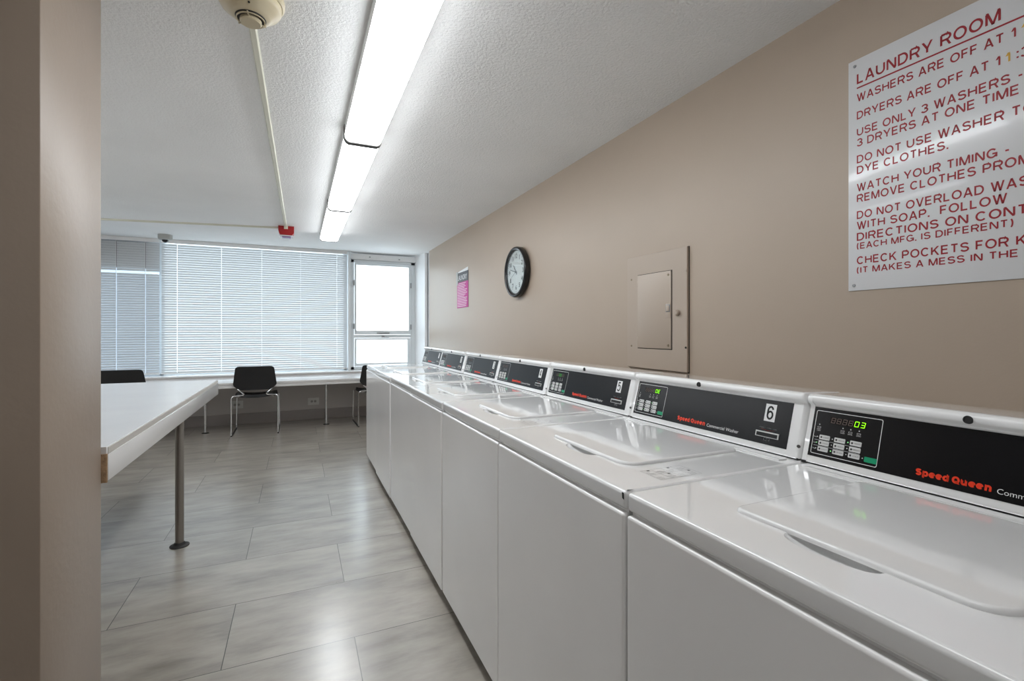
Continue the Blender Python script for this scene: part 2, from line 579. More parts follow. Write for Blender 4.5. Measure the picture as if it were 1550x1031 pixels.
def thing(name, label, cat, loc, rz=0.0, group=None):
    o = bpy.data.objects.new(name, None)
    o.empty_display_size = 0.1
    COL.objects.link(o)
    o.location = loc
    o.rotation_euler = (0, 0, rz)
    return tag(o, label, cat, group)


def copy_tree(o, parent=None):
    kids = list(o.children)
    c = o.copy()
    COL.objects.link(c)
    if parent is not None:
        c.parent = parent
    for k in kids:
        copy_tree(k, c)
    return c


def T(x, y, z):
    return Matrix.Translation((x, y, z))


def basis(ax, ay, az, origin):
    m = Matrix.Identity(4)
    for i, v in enumerate((ax, ay, az)):
        for r in range(3):
            m[r][i] = v[r]
    for r in range(3):
        m[r][3] = origin[r]
    return m


def rounded(x0, x1, y0, y1, r, n=5):
    """rounded rectangle; r is one radius or four (x0y0, x1y0, x1y1, x0y1)"""
    R = r if isinstance(r, (tuple, list)) else (r,) * 4
    out = []
    for (cx, cy, a0, rr) in ((x0, y0, PI, R[0]), (x1, y0, 1.5 * PI, R[1]), (x1, y1, 0, R[2]), (x0, y1, 0.5 * PI, R[3])):
        sx = 1 if cx == x0 else -1
        sy = 1 if cy == y0 else -1
        for i in range(n + 1):
            a = a0 + i / n * PI / 2
            out.append((cx + sx * rr + rr * math.cos(a), cy + sy * rr + rr * math.sin(a)))
    return out


def struct(name, mb, **kw):
    return tag(mb.build(name, **kw), kind='structure')


def wall_basis(y, z, x=WX):
    """plane of the right wall, seen from the room: local x to the viewer's right, local y up, local z into the room"""
    return basis((0, -1, 0), (0, 0, 1), (-1, 0, 0), (x, y, z))


def window_basis(x, z, y):
    """plane facing the camera side: local x to the right, local y up, local z towards the room"""
    return basis((1, 0, 0), (0, 0, 1), (0, -1, 0), (x, y, z))


# ------------------------------------------------------------------ setting
struct('floor', MB().box(-4.0, 1.95, -1.7, 7.25, -0.1, 0.0, 'floor'), smooth=0)
struct('ceiling', MB().box(-4.0, 1.95, -1.7, 7.62, H, H + 0.1, 'ceiling'), smooth=0)
struct('wall_right', MB().box(WX, 1.95, -1.7, 6.85, 0, H, 'wall'), smooth=0)
struct('wall_left', MB().box(-4.15, -4.0, -1.7, 7.62, 0, H, 'wall_white'), smooth=0)  # unseen; white chosen to bounce light onto the washer fronts
struct('wall_back', MB().box(-4.15, 1.95, -1.85, -1.7, 0, H, 'wall_white'), smooth=0)  # unseen too, white for the same bounce
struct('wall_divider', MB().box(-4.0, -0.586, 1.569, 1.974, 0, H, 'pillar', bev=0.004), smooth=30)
struct('wall_window', MB().box(-4.0, 1.95, 7.2, 7.6, 0, 0.64, 'lower_wall'), smooth=0)
struct('baseboard_window', MB().box(-4.0, 1.75, 7.185, 7.2, 0, 0.142, 'base', bev=0.003))
# return beside the window and the end of the right wall
struct('trim_1', MB().prism([(1.66, 7.42), (1.728, 7.02), (1.762, 7.02), (1.762, 7.42)], H, 'wall_white'), smooth=0)
struct('trim_2', MB().box(1.78, 1.95, 6.85, 7.6, 0, H, 'wall_white'), smooth=0)
struct('trim_3', MB().box(-4.0, 1.70, 7.195, 7.45, 0.64, 0.655, 'sill', bev=0.004))
struct('trim_4', MB().box(0.668, 0.706, 7.30, 7.45, 0.655, H, 'frame', bev=0.003))

# operable window at the right
w1 = thing('window_1', None, None, (0, 0, 0))
w1['kind'] = 'structure'
mb = MB()
Y0, Y1 = 7.395, 7.46
mb.box(0.706, 0.76, Y0, Y1, 0.655, 2.285, 'frame', bev=0.004)
mb.box(1.60, 1.665, Y0, Y1, 0.655, 2.285, 'frame', bev=0.004)
mb.box(0.706, 1.665, Y0, Y1, 2.245, 2.285, 'frame', bev=0.004)
mb.box(0.706, 1.665, Y0, Y1, 0.655, 0.70, 'frame', bev=0.004)
mb.box(0.706, 1.665, Y0 + 0.004, Y1, 1.125, 1.175, 'frame', bev=0.004)
mb.build('window_frame', w1)
hd = MB().box(0.70, 1.70, 7.36, 7.60, 2.29, 2.372, 'sill', bev=0.004)
hd.box(0.97, 0.99, 7.352, 7.36, 2.322, 2.338, 'steel').box(1.405, 1.425, 7.352, 7.36, 2.310, 2.326, 'steel')
hd.build('head_trim', w1)


def sash(name, x0, x1, z0, z1, px0, px1, pz0, pz1):
    s = MB()
    a, b = 7.382, 7.43
    s.box(x0, px0, a, b, z0, z1, 'frame', bev=0.003)
    s.box(px1, x1, a, b, z0, z1, 'frame', bev=0.003)
    s.box(px0, px1, a, b, pz1, z1, 'frame', bev=0.003)
    s.box(px0, px1, a, b, z0, pz0, 'frame', bev=0.003)
    return s.build(name, w1)


up = sash('upper_sash', 0.765, 1.597, 1.178, 2.24, 0.793, 1.565, 1.238, 2.21)
lo_ = sash('lower_sash', 0.765, 1.597, 0.705, 1.122, 0.795, 1.547, 0.749, 1.097)
MB().box(0.793, 1.565, 7.405, 7.411, 1.238, 2.21, 'glass').build('pane', up, smooth=0)
MB().box(0.795, 1.547, 7.405, 7.411, 0.749, 1.097, 'glass').build('pane', lo_, smooth=0)
MB().box(1.085, 1.27, 7.365, 7.382, 1.19, 1.206, 'steel', bev=0.004).build('handle', up)
h2 = MB().box(1.155, 1.195, 7.36, 7.39, 1.132, 1.156, 'steel', bev=0.004)
h2.box(1.185, 1.262, 7.362, 7.374, 1.128, 1.138, 'steel', bev=0.003)
h2.build('latch', lo_)
for x, z in ((0.753, 1.943), (1.597, 1.931), (0.753, 1.30), (1.597, 1.29)):
    MB().box(x - 0.008, x + 0.008, 7.366, 7.395, z - 0.04, z + 0.04, 'steel', bev=0.003).build('hinge', w1)

# fixed glazing behind the blinds
w2 = thing('window_2', None, None, (0, 0, 0))
w2['kind'] = 'structure'
mb = MB()
for x in (-3.98, -1.59, 0.64):
    mb.box(x - 0.025, x + 0.025, 7.42, 7.47, 0.655, 2.37, 'frame', bev=0.004)
mb.box(-4.0, 0.668, 7.42, 7.47, 0.655, 0.675, 'frame', bev=0.003)
mb.box(-4.0, 0.668, 7.42, 7.47, 2.35, H, 'frame', bev=0.003)
mb.build('window_frame', w2)
MB().box(-1.565, 0.615, 7.44, 7.446, 0.675, 2.35, 'glass').build('pane', w2, smooth=0)
MB().box(-3.955, -1.615, 7.44, 7.446, 0.675, 2.02, 'tinted_glass').build('pane', w2, smooth=0)
MB().box(-3.955, -1.615, 7.43, 7.455, 2.02, 2.35, 'dark_panel').build('shade_panel', w2, smooth=0)  # unseen panel added to darken the blind's upper slats


# ------------------------------------------------------------------ blinds
def blind(name, label, x0, x1, cords, gap=None, closed_above=None):
    Y = 7.335
    root = thing(name, label, 'blind', ((x0 + x1) / 2, Y, 0.655), 0, 'venetian blinds along the window wall')
    ox = (x0 + x1) / 2
    zb = 0.655
    mb = MB()
    pitch = 0.0300
    z = 0.70
    hw = 0.0142
    tilt = math.radians(80)
    t = bmesh.new()
    xs = [x0 + 0.004]
    for c in cords:
        xs += [c - 0.0025, c + 0.0025]
    xs.append(x1 - 0.004)
    while z < 2.345:
        tl = tilt
        skip = False
        if gap and gap[0] < z < gap[1]:
            skip = True
        if closed_above and z > closed_above:
            tl = math.radians(84)
        if not skip:
            rows = []
            for k in (-1, 0, 1):
                dy = k * hw * math.cos(tl)
                dz = -k * hw * math.sin(tl)
                cr = 0.0022 * (1 - abs(k))
                rows.append([t.verts.new((x - ox, dy - cr * math.sin(tl), z - zb + dz - cr * math.cos(tl))) for x in xs])
            for i in range(len(xs) - 1):
                if i % 2:
                    continue          # the slot each cord runs through
                for a, b in zip(rows, rows[1:]):
                    t.faces.new((a[i], a[i + 1], b[i + 1], b[i]))
        z += pitch
    mb.take(t, 'slat')
    mb.build('slats', root, smooth=60)
    MB().box(x0 - ox, x1 - ox, -0.022, 0.022, 2.345 - zb, 2.393 - zb, 'sill', bev=0.003).build('head_rail', root)
    MB().box(x0 - ox, x1 - ox, -0.014, 0.014, 0.678 - zb, 0.694 - zb, 'sill', bev=0.004).build('bottom_rail', root)
    for c in cords:
        MB().tube([(c - ox, -0.0165, 0.69 - zb), (c - ox, -0.0165, 2.35 - zb)], 0.0022, 'poster_white', n=6).build('ladder_cord', root)
    return root


blind('venetian_blind', 'wide white venetian blind beside the bare window', -1.578, 0.662, (-1.409, -0.922, -0.449, 0.036, 0.517))
blind('venetian_blind', 'darker venetian blind at the left with a bright gap in its slats', -3.98, -1.592, (-3.7, -2.9, -2.031, -1.74), gap=(1.945, 1.985), closed_above=1.98)

# ------------------------------------------------------------------ window counter, table
ct = thing('window_counter', 'long white counter on thin legs under the windows', 'counter', (0, 6.8, 0))
MB().box(-3.95, 1.70, -0.38, 0.39, 0.598, 0.622, 'laminate', bev=0.004).build('counter_top', ct, wn=True)
MB().box(-3.95, 1.70, -0.37, -0.34, 0.556, 0.598, 'laminate', bev=0.002).build('apron', ct)
for x in (-1.011, 0.343):
    lg = MB().tube([(x, -0.07, 0.0), (x, -0.07, 0.6)], 0.014, 'gloss_chrome', n=14).build('leg', ct)
    MB().lathe([(0.038, 0), (0.038, 0.006), (0.016, 0.012)], 20, 'dark', T(x, -0.07, 0)).build('floor_flange', lg)

ft = thing('folding_table', 'white laminate folding table on a steel leg behind the beige pillar', 'table', (-1.2, 3.18, 0))
tx0, tx1, ty0, ty1 = -1.0, 0.625, -1.195, 1.20
MB().box(tx0, tx1, ty0, ty1, 0.816, 0.842, 'laminate', bev=0.003).build('table_top', ft, wn=True)
ap = MB()
ap.box(tx1 - 0.03, tx1 + 0.004, ty0 + 0.002, ty1 - 0.004, 0.728, 0.816, 'laminate', bev=0.003)
ap.box(tx0 + 0.02, tx1 - 0.03, ty1 - 0.035, ty1 - 0.005, 0.728, 0.816, 'laminate', bev=0.003)
ap = ap.build('apron', ft)
eb = MB().box(tx1 - 0.0015, tx1 + 0.0022, ty0 + 0.01, ty1 - 0.004, 0.8165, 0.838, 'laminate_edge').build('edge_band', ft)
tag(MB().box(tx0 + 0.02, tx1 + 0.002, ty0 - 0.006, ty0 + 0.002, 0.724, 0.818, 'chipboard', bev=0.001).build('end_panel', ft), 'bare brown chipboard end')
for (x, y) in ((0.585, 0.08), (-0.9, 0.08)):
    lg = MB().tube([(x, y, 0.0), (x, y, 0.74)], 0.0215, 'leg_steel', n=20)
    lg.box(x - 0.05, x + 0.03, y - 0.04, y + 0.04, 0.72, 0.816, 'leg_steel')
    lg = lg.build('leg', ft)
    tag(MB().lathe([(0.048, 0), (0.048, 0.005), (0.03, 0.010), (0.024, 0.022)], 24, 'dark', T(x, y, 0)).build('floor_flange', lg), 'black floor flange')


# ------------------------------------------------------------------ chairs
def arc(p0, p1, p2, n=6):
    """quadratic bend from p0 to p2 around corner p1"""
    a, b, c = Vector(p0), Vector(p1), Vector(p2)
    return [tuple(a * (1 - t) ** 2 + b * 2 * t * (1 - t) + c * t * t) for t in [i / n for i in range(n + 1)]]


def shell(rows, thick, key):
    """rows: list of rings of points (same length) making a sheet, then given thickness along its normals"""
    t = bmesh.new()
    V = [[t.verts.new(p) for p in r] for r in rows]
    for a, b in zip(V, V[1:]):
        for i in range(len(a) - 1):
            t.faces.new((a[i], a[i + 1], b[i + 1], b[i]))
    bmesh.ops.recalc_face_normals(t, faces=t.faces[:])
    bmesh.ops.solidify(t, geom=t.faces[:], thickness=thick)
    m = MB()
    m.take(t, key)
    return m


def make_chair(label):
    root = thing('stacking_chair', label, 'chair', (0, 0, 0), 0, 'black chairs at the window counter')
    # backrest: wide low, cut corners at the bottom, rounded top
    rows = []
    prof = [(0.532, 0.150), (0.540, 0.176), (0.556, 0.196), (0.582, 0.220), (0.60, 0.2285), (0.64, 0.2235), (0.70, 0.2155),
            (0.75, 0.209), (0.783, 0.2045), (0.798, 0.198), (0.807, 0.185), (0.811, 0.165)]
    for z, w in prof:
        yb = -0.232 - (z - 0.53) * 0.20
        rows.append([(w * s, yb - 0.028 * (1 - (w * s / 0.23) ** 2), z) for s in [i / 7 - 1 for i in range(15)]])
    bk = shell(rows, 0.014, 'black_plastic').build('backrest', root, smooth=50)
    # seat: shallow dish with rounded corners and a rolled front edge
    rows = []
    for y, w in [(-0.215, 0.165), (-0.20, 0.195), (-0.16, 0.212), (-0.05, 0.220), (0.08, 0.222), (0.18, 0.216), (0.24, 0.20), (0.262, 0.17)]:
        f = max(0.0, (y - 0.14) / 0.13)
        zz = 0.478 - 0.03 * f * f + 0.012 * max(0, (-y - 0.1) / 0.1)
        rows.append([(w * s, y, zz - 0.022 * (1 - (s) ** 2) * (1 if y < 0.2 else 0.6)) for s in [i / 6 - 1 for i in range(13)]])
    shell(rows, 0.035, 'black_plastic').build('seat', root, smooth=50)
    for s in (-1, 1):
        x = 0.244 * s
        path = [(0.235 * s, 0.262, 0.43), (0.238 * s, 0.262, 0.40), (x, 0.262, 0.06), (x, 0.262, 0.012)]
        MB().tube(path, 0.0075, 'gloss_chrome', n=10).build('leg', root)
        p = [(x, -0.252, 0.012)] + arc((x, -0.252, 0.43), (x, -0.252, 0.47), (0.20 * s, -0.25, 0.468))
        p += [(0.15 * s, -0.247, 0.471)] + arc((0.135 * s, -0.246, 0.472), (0.105 * s, -0.245, 0.478), (0.128 * s, -0.246, 0.497))
        p += [(0.150 * s, -0.250, 0.515), (0.182 * s, -0.246, 0.545)]
        MB().tube(p, 0.0075, 'gloss_chrome', n=10).build('leg', root)
        MB().box(x - 0.007, x + 0.007, -0.262, 0.270, 0.0, 0.014, 'black_plastic', bev=0.003).build('runner', root)
        MB().tube([(0.235 * s, 0.262, 0.425), (0.20 * s, 0.20, 0.432), (0.2 * s, -0.2, 0.445), (0.15 * s, -0.247, 0.471)], 0.007, 'gloss_chrome', n=8).build('side_rail', root)
    return root


chair = make_chair('black chair in the middle of the window counter, its back fully in view')
chair.location = (-0.459, 6.64, 0)
c2 = copy_tree(chair)
c2['label'] = 'black chair at the left, half hidden behind the folding table'
c2.location = (-1.72, 6.60, 0)
c3 = copy_tree(chair)
c3['label'] = 'black chair at the right, half hidden behind the farthest washing machine'
c3.location = (0.945, 6.63, 0)
c3.rotation_euler = (0, 0, 0.03)
c3.scale = (1, 1, 0.975)

# ------------------------------------------------------------------ washing machines
FX, ZT, ZS = 0.595, 0.9035, 0.864
CK = 0.265                                   # lean of the control panel
CB = (1.132 - FX, 0.9225)                    # lower edge of the control film (depth, height)
cn = math.hypot(1, CK)


def con(ly, v, off=0.0):
    """plane of the control film; local x to the viewer's right, local y up the film; origin at (ly, height v)"""
    d = CB[0] + CK * (v - CB[1])
    return basis((0, -1, 0), (CK / cn, 0, 1 / cn), (-1 / cn, 0, CK / cn), (d - off / cn, ly, v + off * CK / cn))


def deck_mesh():
    """machine top with a finger scoop cut in front of the lid"""
    mb = MB()
    mb.box(0.0, 0.705, -0.3285, 0.3285, ZS + 0.002, ZT, 'enamel', bev=0.0085, seg=4)
    o = mb.build('deck_source', smooth=40)
    t = bmesh.new()
    bmesh.ops.create_uvsphere(t, u_segments=40, v_segments=20, radius=1)
    for v in t.verts:
        v.co = Vector((0.109 + v.co.x * 0.030, v.co.y * 0.070, ZT + 0.002 + v.co.z * 0.016))
    me = bpy.data.meshes.new('cut'); t.to_mesh(me); t.free()
    c = bpy.data.objects.new('cut', me); COL.objects.link(c)
    md = o.modifiers.new('b', 'BOOLEAN'); md.operation = 'DIFFERENCE'; md.object = c; md.solver = 'EXACT'
    bpy.context.view_layer.update()
    dg = bpy.context.evaluated_depsgraph_get()
    res = bpy.data.meshes.new_from_object(o.evaluated_get(dg))
    bpy.data.objects.remove(o); bpy.data.objects.remove(c); bpy.data.meshes.remove(me)
    return res


def seg_digit(mb, ch, x, y, w, h, key, mtx):
    """seven-segment character with a slight slant, lower left corner at (x, y)"""
    on = {'0': 'abcdef', '3': 'abcdg', 'E': 'adefg', '8': 'abcdefg', 'D': 'abcdef'}[ch]
    s = 0.18 * w / 0.008 * 0.008
    k = 0.13 * w
    def P(px, py):
        return (x + px + 0.12 * py, y + py, 0)
    R = {'a': (k, w - k, h - k, h), 'd': (k, w - k, 0, k), 'g': (k, w - k, h / 2 - k / 2, h / 2 + k / 2),
         'b': (w - k, w, h / 2 + k / 4, h - k / 3), 'c': (w - k, w, k / 3, h / 2 - k / 4),
         'f': (0, k, h / 2 + k / 4, h - k / 3), 'e': (0, k, k / 3, h / 2 - k / 4)}
    for c in on:
        a, b, lo, hi = R[c]
        mb.poly([P(a, lo), P(b, lo), P(b, hi), P(a, hi)], key, mtx)


def make_display(root_panel, chars, key='seg_on'):
    """six-character read-out; blanks show the unlit segments"""
    mb = MB()
    m = con(0.284, 1.0045, 0.0006)
    mb.rect(0, 0.081, -0.002, 0.0155, 0, 'display', m)
    m2 = con(0.284, 1.0045, 0.0009)
    for i, ch in enumerate(chars):
        seg_digit(mb, '8' if ch == ' ' else ch, 0.003 + i * 0.0129, 0.0008, 0.0092, 0.0125, 'seg_off' if ch == ' ' else key, m2)
    return mb.build('display', root_panel, smooth=0)


def make_number(root_panel, ch):
    mb = MB()
    m = con(-0.2055, 0.982, 0.0008)
    mb.rect(0, 0.0315, 0, 0.0465, 0, 'plate', m)
    dw = 0.0195 if ch != '1' else 0.0095
    mb.strokes(ch, 'hole', m, dw, 0.037, x=0.0158 - dw / 2, y=0.0048, depth=0.0003, t=0.135, squeeze=0.72)
    return mb.build('number_plate', root_panel, smooth=0)


def make_washer():
    root = thing('washing_machine', '', 'washing machine', (FX, 0, 0), 0, 'top-loading washing machines along the wall')
    MB().box(0.012, 0.705, -0.325, 0.325, 0.055, ZS + 0.004, 'enamel_front').build('cabinet', root, smooth=0)
    MB().box(-0.003, 0.02, -0.3268, 0.3268, 0.05, ZS - 0.0045, 'enamel_front', bev=0.007, seg=3).build('front_panel', root, wn=True)
    MB().box(0.05, 0.68, -0.31, 0.31, 0.0, 0.06, 'dark').build('plinth', root, smooth=0)  # shade under the front panel is put into its dark colour
    dm = deck_mesh()
    dm.name = 'machine_top'
    d = bpy.data.objects.new('machine_top', dm)
    d.modifiers.new('weighted_normals', 'WEIGHTED_NORMAL').keep_sharp = True
    COL.objects.link(d); d.parent = root
    mb = MB()
    mb.box(0.486, 0.516, -0.30, 0.305, ZT - 0.002, ZT + 0.004, 'enamel', bev=0.002, seg=2)
    mb.build('hinge_cover', root, wn=True)
    # lid
    lid = MB()
    lid.prism(rounded(0.112, 0.476, -0.192, 0.172, (0.045, 0.02, 0.02, 0.016), 7), 0.0085, 'enamel', T(0, 0, ZT - 0.001), bev=0.006, seg=4)
    lid.build('lid', root, smooth=50, wn=True)
    # console: profile swept along the machine's width
    prof = [(0.531, 0.9072), (0.5339, 0.9105), (1.163 - FX, 1.039), (1.161 - FX, 1.0440), (1.1540 - FX, 1.049), (1.1510 - FX, 1.0550),
            (1.1520 - FX, 1.0615), (1.157 - FX, 1.0668), (1.167 - FX, 1.069), (1.29 - FX, 1.065), (1.303 - FX, 1.060), (1.306 - FX, 0.9072)]
    # swept along y: local (x, z) profile, extrude to y
    my = basis((1, 0, 0), (0, 0, 1), (0, -1, 0), (0, 0.3235, 0))
    cs = MB()
    cs.prism(prof, 0.3235 + 0.3075, 'enamel', my)
    cs.box(0.532, 0.70, -0.315, 0.336, ZT - 0.001, 0.9085, 'hole')
    cs.build('console', root, smooth=50, wn=True)
    # rounded right end and slim left end
    ec = MB()
    t = bmesh.new()
    n = 7
    rings = []
    for i in range(n + 1):
        a = i / n * PI / 2
        y = -0.3075 - 0.010 * math.sin(a)
        ins = 0.010 * (1 - math.cos(a))
        rings.append([t.verts.new((min(x + ins, 1.306 - FX), y, z - (ins if z > 1.03 else 0))) for x, z in prof])
    for A, B in zip(rings, rings[1:]):
        for k in range(len(A)):
            j = (k + 1) % len(A)
            t.faces.new((A[k], A[j], B[j], B[k]))
    t.faces.new(rings[-1]); t.faces.new(rings[0])
    bmesh.ops.recalc_face_normals(t, faces=t.faces[:])
    ec.take(t, 'enamel')
    ec = ec.build('end_cap', root, smooth=50)
    # two dark screws in the rounded corner
    for v in (1.053, 0.936):
        mm = basis((0, -1, 0), (0, 0, 1), (-1, 0, 0), (CB[0] + CK * (v - CB[1]) + (0.001 if v < 1 else -0.0105), -0.3110, v))
        MB().lathe([(0.0042, -0.002), (0.0042, 0.0012), (0.002, 0.0018), (0, 0.0018)], 14, 'screw', mm).build('screw', ec)
    lc = MB()
    my2 = basis((1, 0, 0), (0, 0, 1), (0, -1, 0), (0, 0.337, 0))
    lc.prism([(x + (0.002 if x < 0.69 else 0), z - (0.002 if z > 1 else 0)) for x, z in prof], 0.0115, 'enamel', my2)
    lc.build('end_cap', root, smooth=50)
    # lock barrel in the lip
    mm = basis((0, -1, 0), (0.25, 0, 0.97), (-0.97, 0, 0.25), (1.1500 - FX, 0.026, 1.0560))
    MB().lathe([(0.0075, -0.004), (0.0075, 0.0012), (0.0062, 0.0016), (0.0060, 0.0002), (0, 0.0002)], 20, 'hole', mm).build('lock', root)
    # control film
    cp = MB()
    ht = (1.0375 - 0.9225) * cn
    cp.prism([(0, 0), (0.6055, 0), (0.6055, ht), (0, ht)], 0.0012, 'black', con(0.3235, 0.9225, -0.0006))
    panel = cp.build('control_panel', root, smooth=0)
    # keypad outline
    k = MB()
    m = con(0.3175, 0.929, 0.0008)
    kw, kh, lw = 0.145, 0.101 * cn, 0.0013
    outer = rounded(0, kw, 0, kh, 0.004, 4)
    inner = rounded(lw, kw - lw, lw, kh - lw, 0.003, 4)
    for i in range(len(outer)):
        j = (i + 1) % len(outer)
        k.poly([(*outer[i], 0), (*outer[j], 0), (*inner[j], 0), (*inner[i], 0)], 'print_white', m)
    for v in (0.9615, 0.9485):                     # ruled lines between the rows of keys
        mm = con(0.313, v, 0.0007)
        k.rect(0, 0.104, -0.0003, 0.0003, 0, 'key', mm)
    for i, w_ in enumerate(('Soil', 'Cycle', 'Temp')):
        k.text(w_, 'print_white', con(0.3145, 0.967 - i * 0.0135, 0.0008), height=0.0028, width=0.0075)
    for ly, name in ((0.306, 'INSERT CARD'), (0.252, 'WASH'), (0.235, 'RINSE'), (0.217, 'SPIN')):
        mm = con(ly, 0.9975, 0.0008)
        k.lathe([(0.0014, 0), (0, 0.0002)], 10, 'key', mm, cap=False)
        k.rect(-0.004, 0.004, -0.0085, -0.0080, 0, 'key', mm).rect(-0.004, 0.004, -0.0055, -0.0050, 0, 'key', mm)
        k.rect(-0.004, -0.0035, -0.0085, -0.005, 0, 'key', mm).rect(0.0035, 0.004, -0.0085, -0.005, 0, 'key', mm)
        k.text(name.split()[0], 'key', mm, height=0.0024, width=0.0095, x=0, y=-0.0125, align='C')
        if ' ' in name:
            k.text(name.split()[1], 'key', mm, height=0.0024, width=0.0085, x=0, y=-0.0160, align='C')
    k.build('keypad_print', panel, smooth=0)
    names = [['LIGHT', 'MEDIUM', 'HEAVY'], ['NORMAL', 'PERM', 'DELICATE'], ['HOT', 'WARM', 'COLD']]
    for r in range(3):
        for c in range(3):
            b = MB()
            mm = con(0.3017 - c * 0.0347, 0.964 - r * 0.0135, 0.0005)
            b.prism(rounded(0, 0.0242, 0, 0.0108, 0.0018, 3), 0.0009, 'key', mm)
            b.text(names[r][c], 'key_ink', mm, height=0.0028, width=0.0128, x=0.0095, y=0.0040, depth=0.0011)
            b.lathe([(0.0024, 0), (0.0, 0.0001)], 10, 'key_ink', mm @ T(0.0048, 0.0054, 0.0011), cap=False)
            b.lathe([(0.0013, 0), (0, 0.0003)], 10, 'led' if (r, c) in ((1, 0), (0, 2), (2, 1)) else 'key', mm @ T(-0.0045, 0.0052, 0.0004), cap=False)
            b.build('button', panel, smooth=0)
    b = MB()
    b.prism(rounded(0, 0.0250, 0, 0.0115, 0.0018, 3), 0.0009, 'green_key', con(0.1985, 0.9355, 0.0005))
    b.lathe([(0.0013, 0), (0, 0.0003)], 10, 'key', con(0.2025, 0.942, 0.0009), cap=False)
    tag(b.build('start_button', panel, smooth=0), 'green start key')
    lt = MB()
    lt.text('Commercial Washer', 'print_white', con(-0.0205, 0.9335, 0.0009), width=0.114, height=0.0098)
    lt.build('type_lettering', panel, smooth=0)
    lt = MB()
    lt.strokes('Speed Queen', 'red_print', con(0.1027, 0.9340, 0.0009), 0.117, 0.0136, t=0.28, gap=0.035, space=0.22)
    lt.build('brand_lettering', panel, smooth=0)
    sl = MB()
    mm = con(-0.1895, 0.9405, 0.0006)
    sl.prism(rounded(0, 0.0675, 0, 0.0150, 0.001, 2), 0.0025, 'key', mm)
    sl.rect(0.003, 0.0645, 0.0015, 0.0115, 0.0027, 'hole', mm)
    sl.text('INSERT CARD HERE', 'print_white', mm, width=0.051, height=0.0032, x=0.0335, y=0.0235, align='C')
    sl.poly([(0.008, 0.0215, 0), (0.0335, 0.0170, 0), (0.059, 0.0215, 0), (0.0335, 0.0195, 0)], 'red_print', mm)
    for a, bb, c, d in ((0.025, 0.042, -0.0015, -0.0005), (0.025, 0.026, -0.0085, -0.0005), (0.041, 0.042, -0.0085, -0.0005), (0.025, 0.042, -0.0085, -0.0078), (0.031, 0.036, -0.005, -0.0015)):
        sl.rect(a, bb, c, d, 0, 'key', mm)
    sl.build('card_slot', panel, smooth=0)
    return root, panel


def washer_sticker(root):
    """printed instruction label on the machine top, right of the lid"""
    mb = MB()
    m = basis((1, 0, 0), (0, 1, 0), (0, 0, 1), (0.117, -0.300, ZT + 0.0004))
    mb.rect(0, 0.116, 0, 0.070, 0, 'enamel', m)
    L = lambda a, b, c, d: mb.rect(a, b, c, d, 0.0002, 'key_ink', m)
    for c in (0, 0.035, 0.0695):
        L(0, 0.116, c, c + 0.0005)
    for a in (0, 0.029, 0.058, 0.087, 0.1155):
        L(a, a + 0.0005, 0, 0.0695)
    rr = random.Random(3)
    for i in range(4):
        for j in range(2):
            x, y = 0.003 + i * 0.029, 0.004 + j * 0.035
            if (i + j) % 2:
                L(x + 0.012, x + 0.019, y + 0.0225, y + 0.0285)
            for q in range(3):
                L(x, x + rr.uniform(0.008, 0.02), y + q * 0.006, y + q * 0.006 + 0.0009)
    return mb.build('instruction_label', root, smooth=0)


S0 = 0.7721
ctr = lambda i: S0 - 0.33 + (7 - i) * 0.66          # machine 7 is the nearest
wm, wpanel = make_washer()
washers = {7: wm}
wm.location = (FX, ctr(7), 0)
for i in range(6, 0, -1):
    c = copy_tree(wm)
    c.location = (FX + {1: 0.006, 2: -0.002, 3: 0.003, 4: -0.002, 5: 0.001, 6: -0.001}[i], ctr(i), 0)
    washers[i] = c
wl = {7: 'white washing machine nearest the camera, its display showing green 03',
      6: 'white washing machine with the number 6 plate on its console',
      5: 'white washing machine with the number 5 plate on its console',
      4: 'white washing machine numbered 4, just beyond machine 5',
      3: 'white washing machine numbered 3, third from the window end of the row',
      2: 'white washing machine second from the window end of the row',
      1: 'white washing machine at the window end of the row, its whole front edge exposed'}
show = {7: ('    03', 'seg_on'), 6: ('    0E', 'seg_on'), 5: ('  00  ', 'seg_dim'), 4: ('      ', 'seg_on'),
        3: ('      ', 'seg_on'), 2: ('      ', 'seg_on'), 1: ('      ', 'seg_on')}
for i, w in washers.items():
    w['label'] = wl[i]
    p = [c for c in w.children if c.name.startswith('control_panel')][0]
    make_display(p, *show[i])
    if i < 7:
        make_number(p, str(i))
    if i in (4, 5, 6):
        washer_sticker(w)
# chipped black corner on machine 6
ch = MB()
ch.poly([(-0.0006, -0.3245, 0.9), (-0.0006, -0.318, 0.9), (-0.0006, -0.3195, 0.888), (-0.0006, -0.3255, 0.886)], 'hole')
ch.poly([(0.008, -0.3262, ZT + 0.0004), (0.024, -0.3262, ZT + 0.0004), (0.017, -0.3235, ZT + 0.0004), (0.009, -0.3215, ZT + 0.0004)], 'hole')
tag(ch.build('paint_chip', washers[6], smooth=0), 'black chipped paint at the front corner')


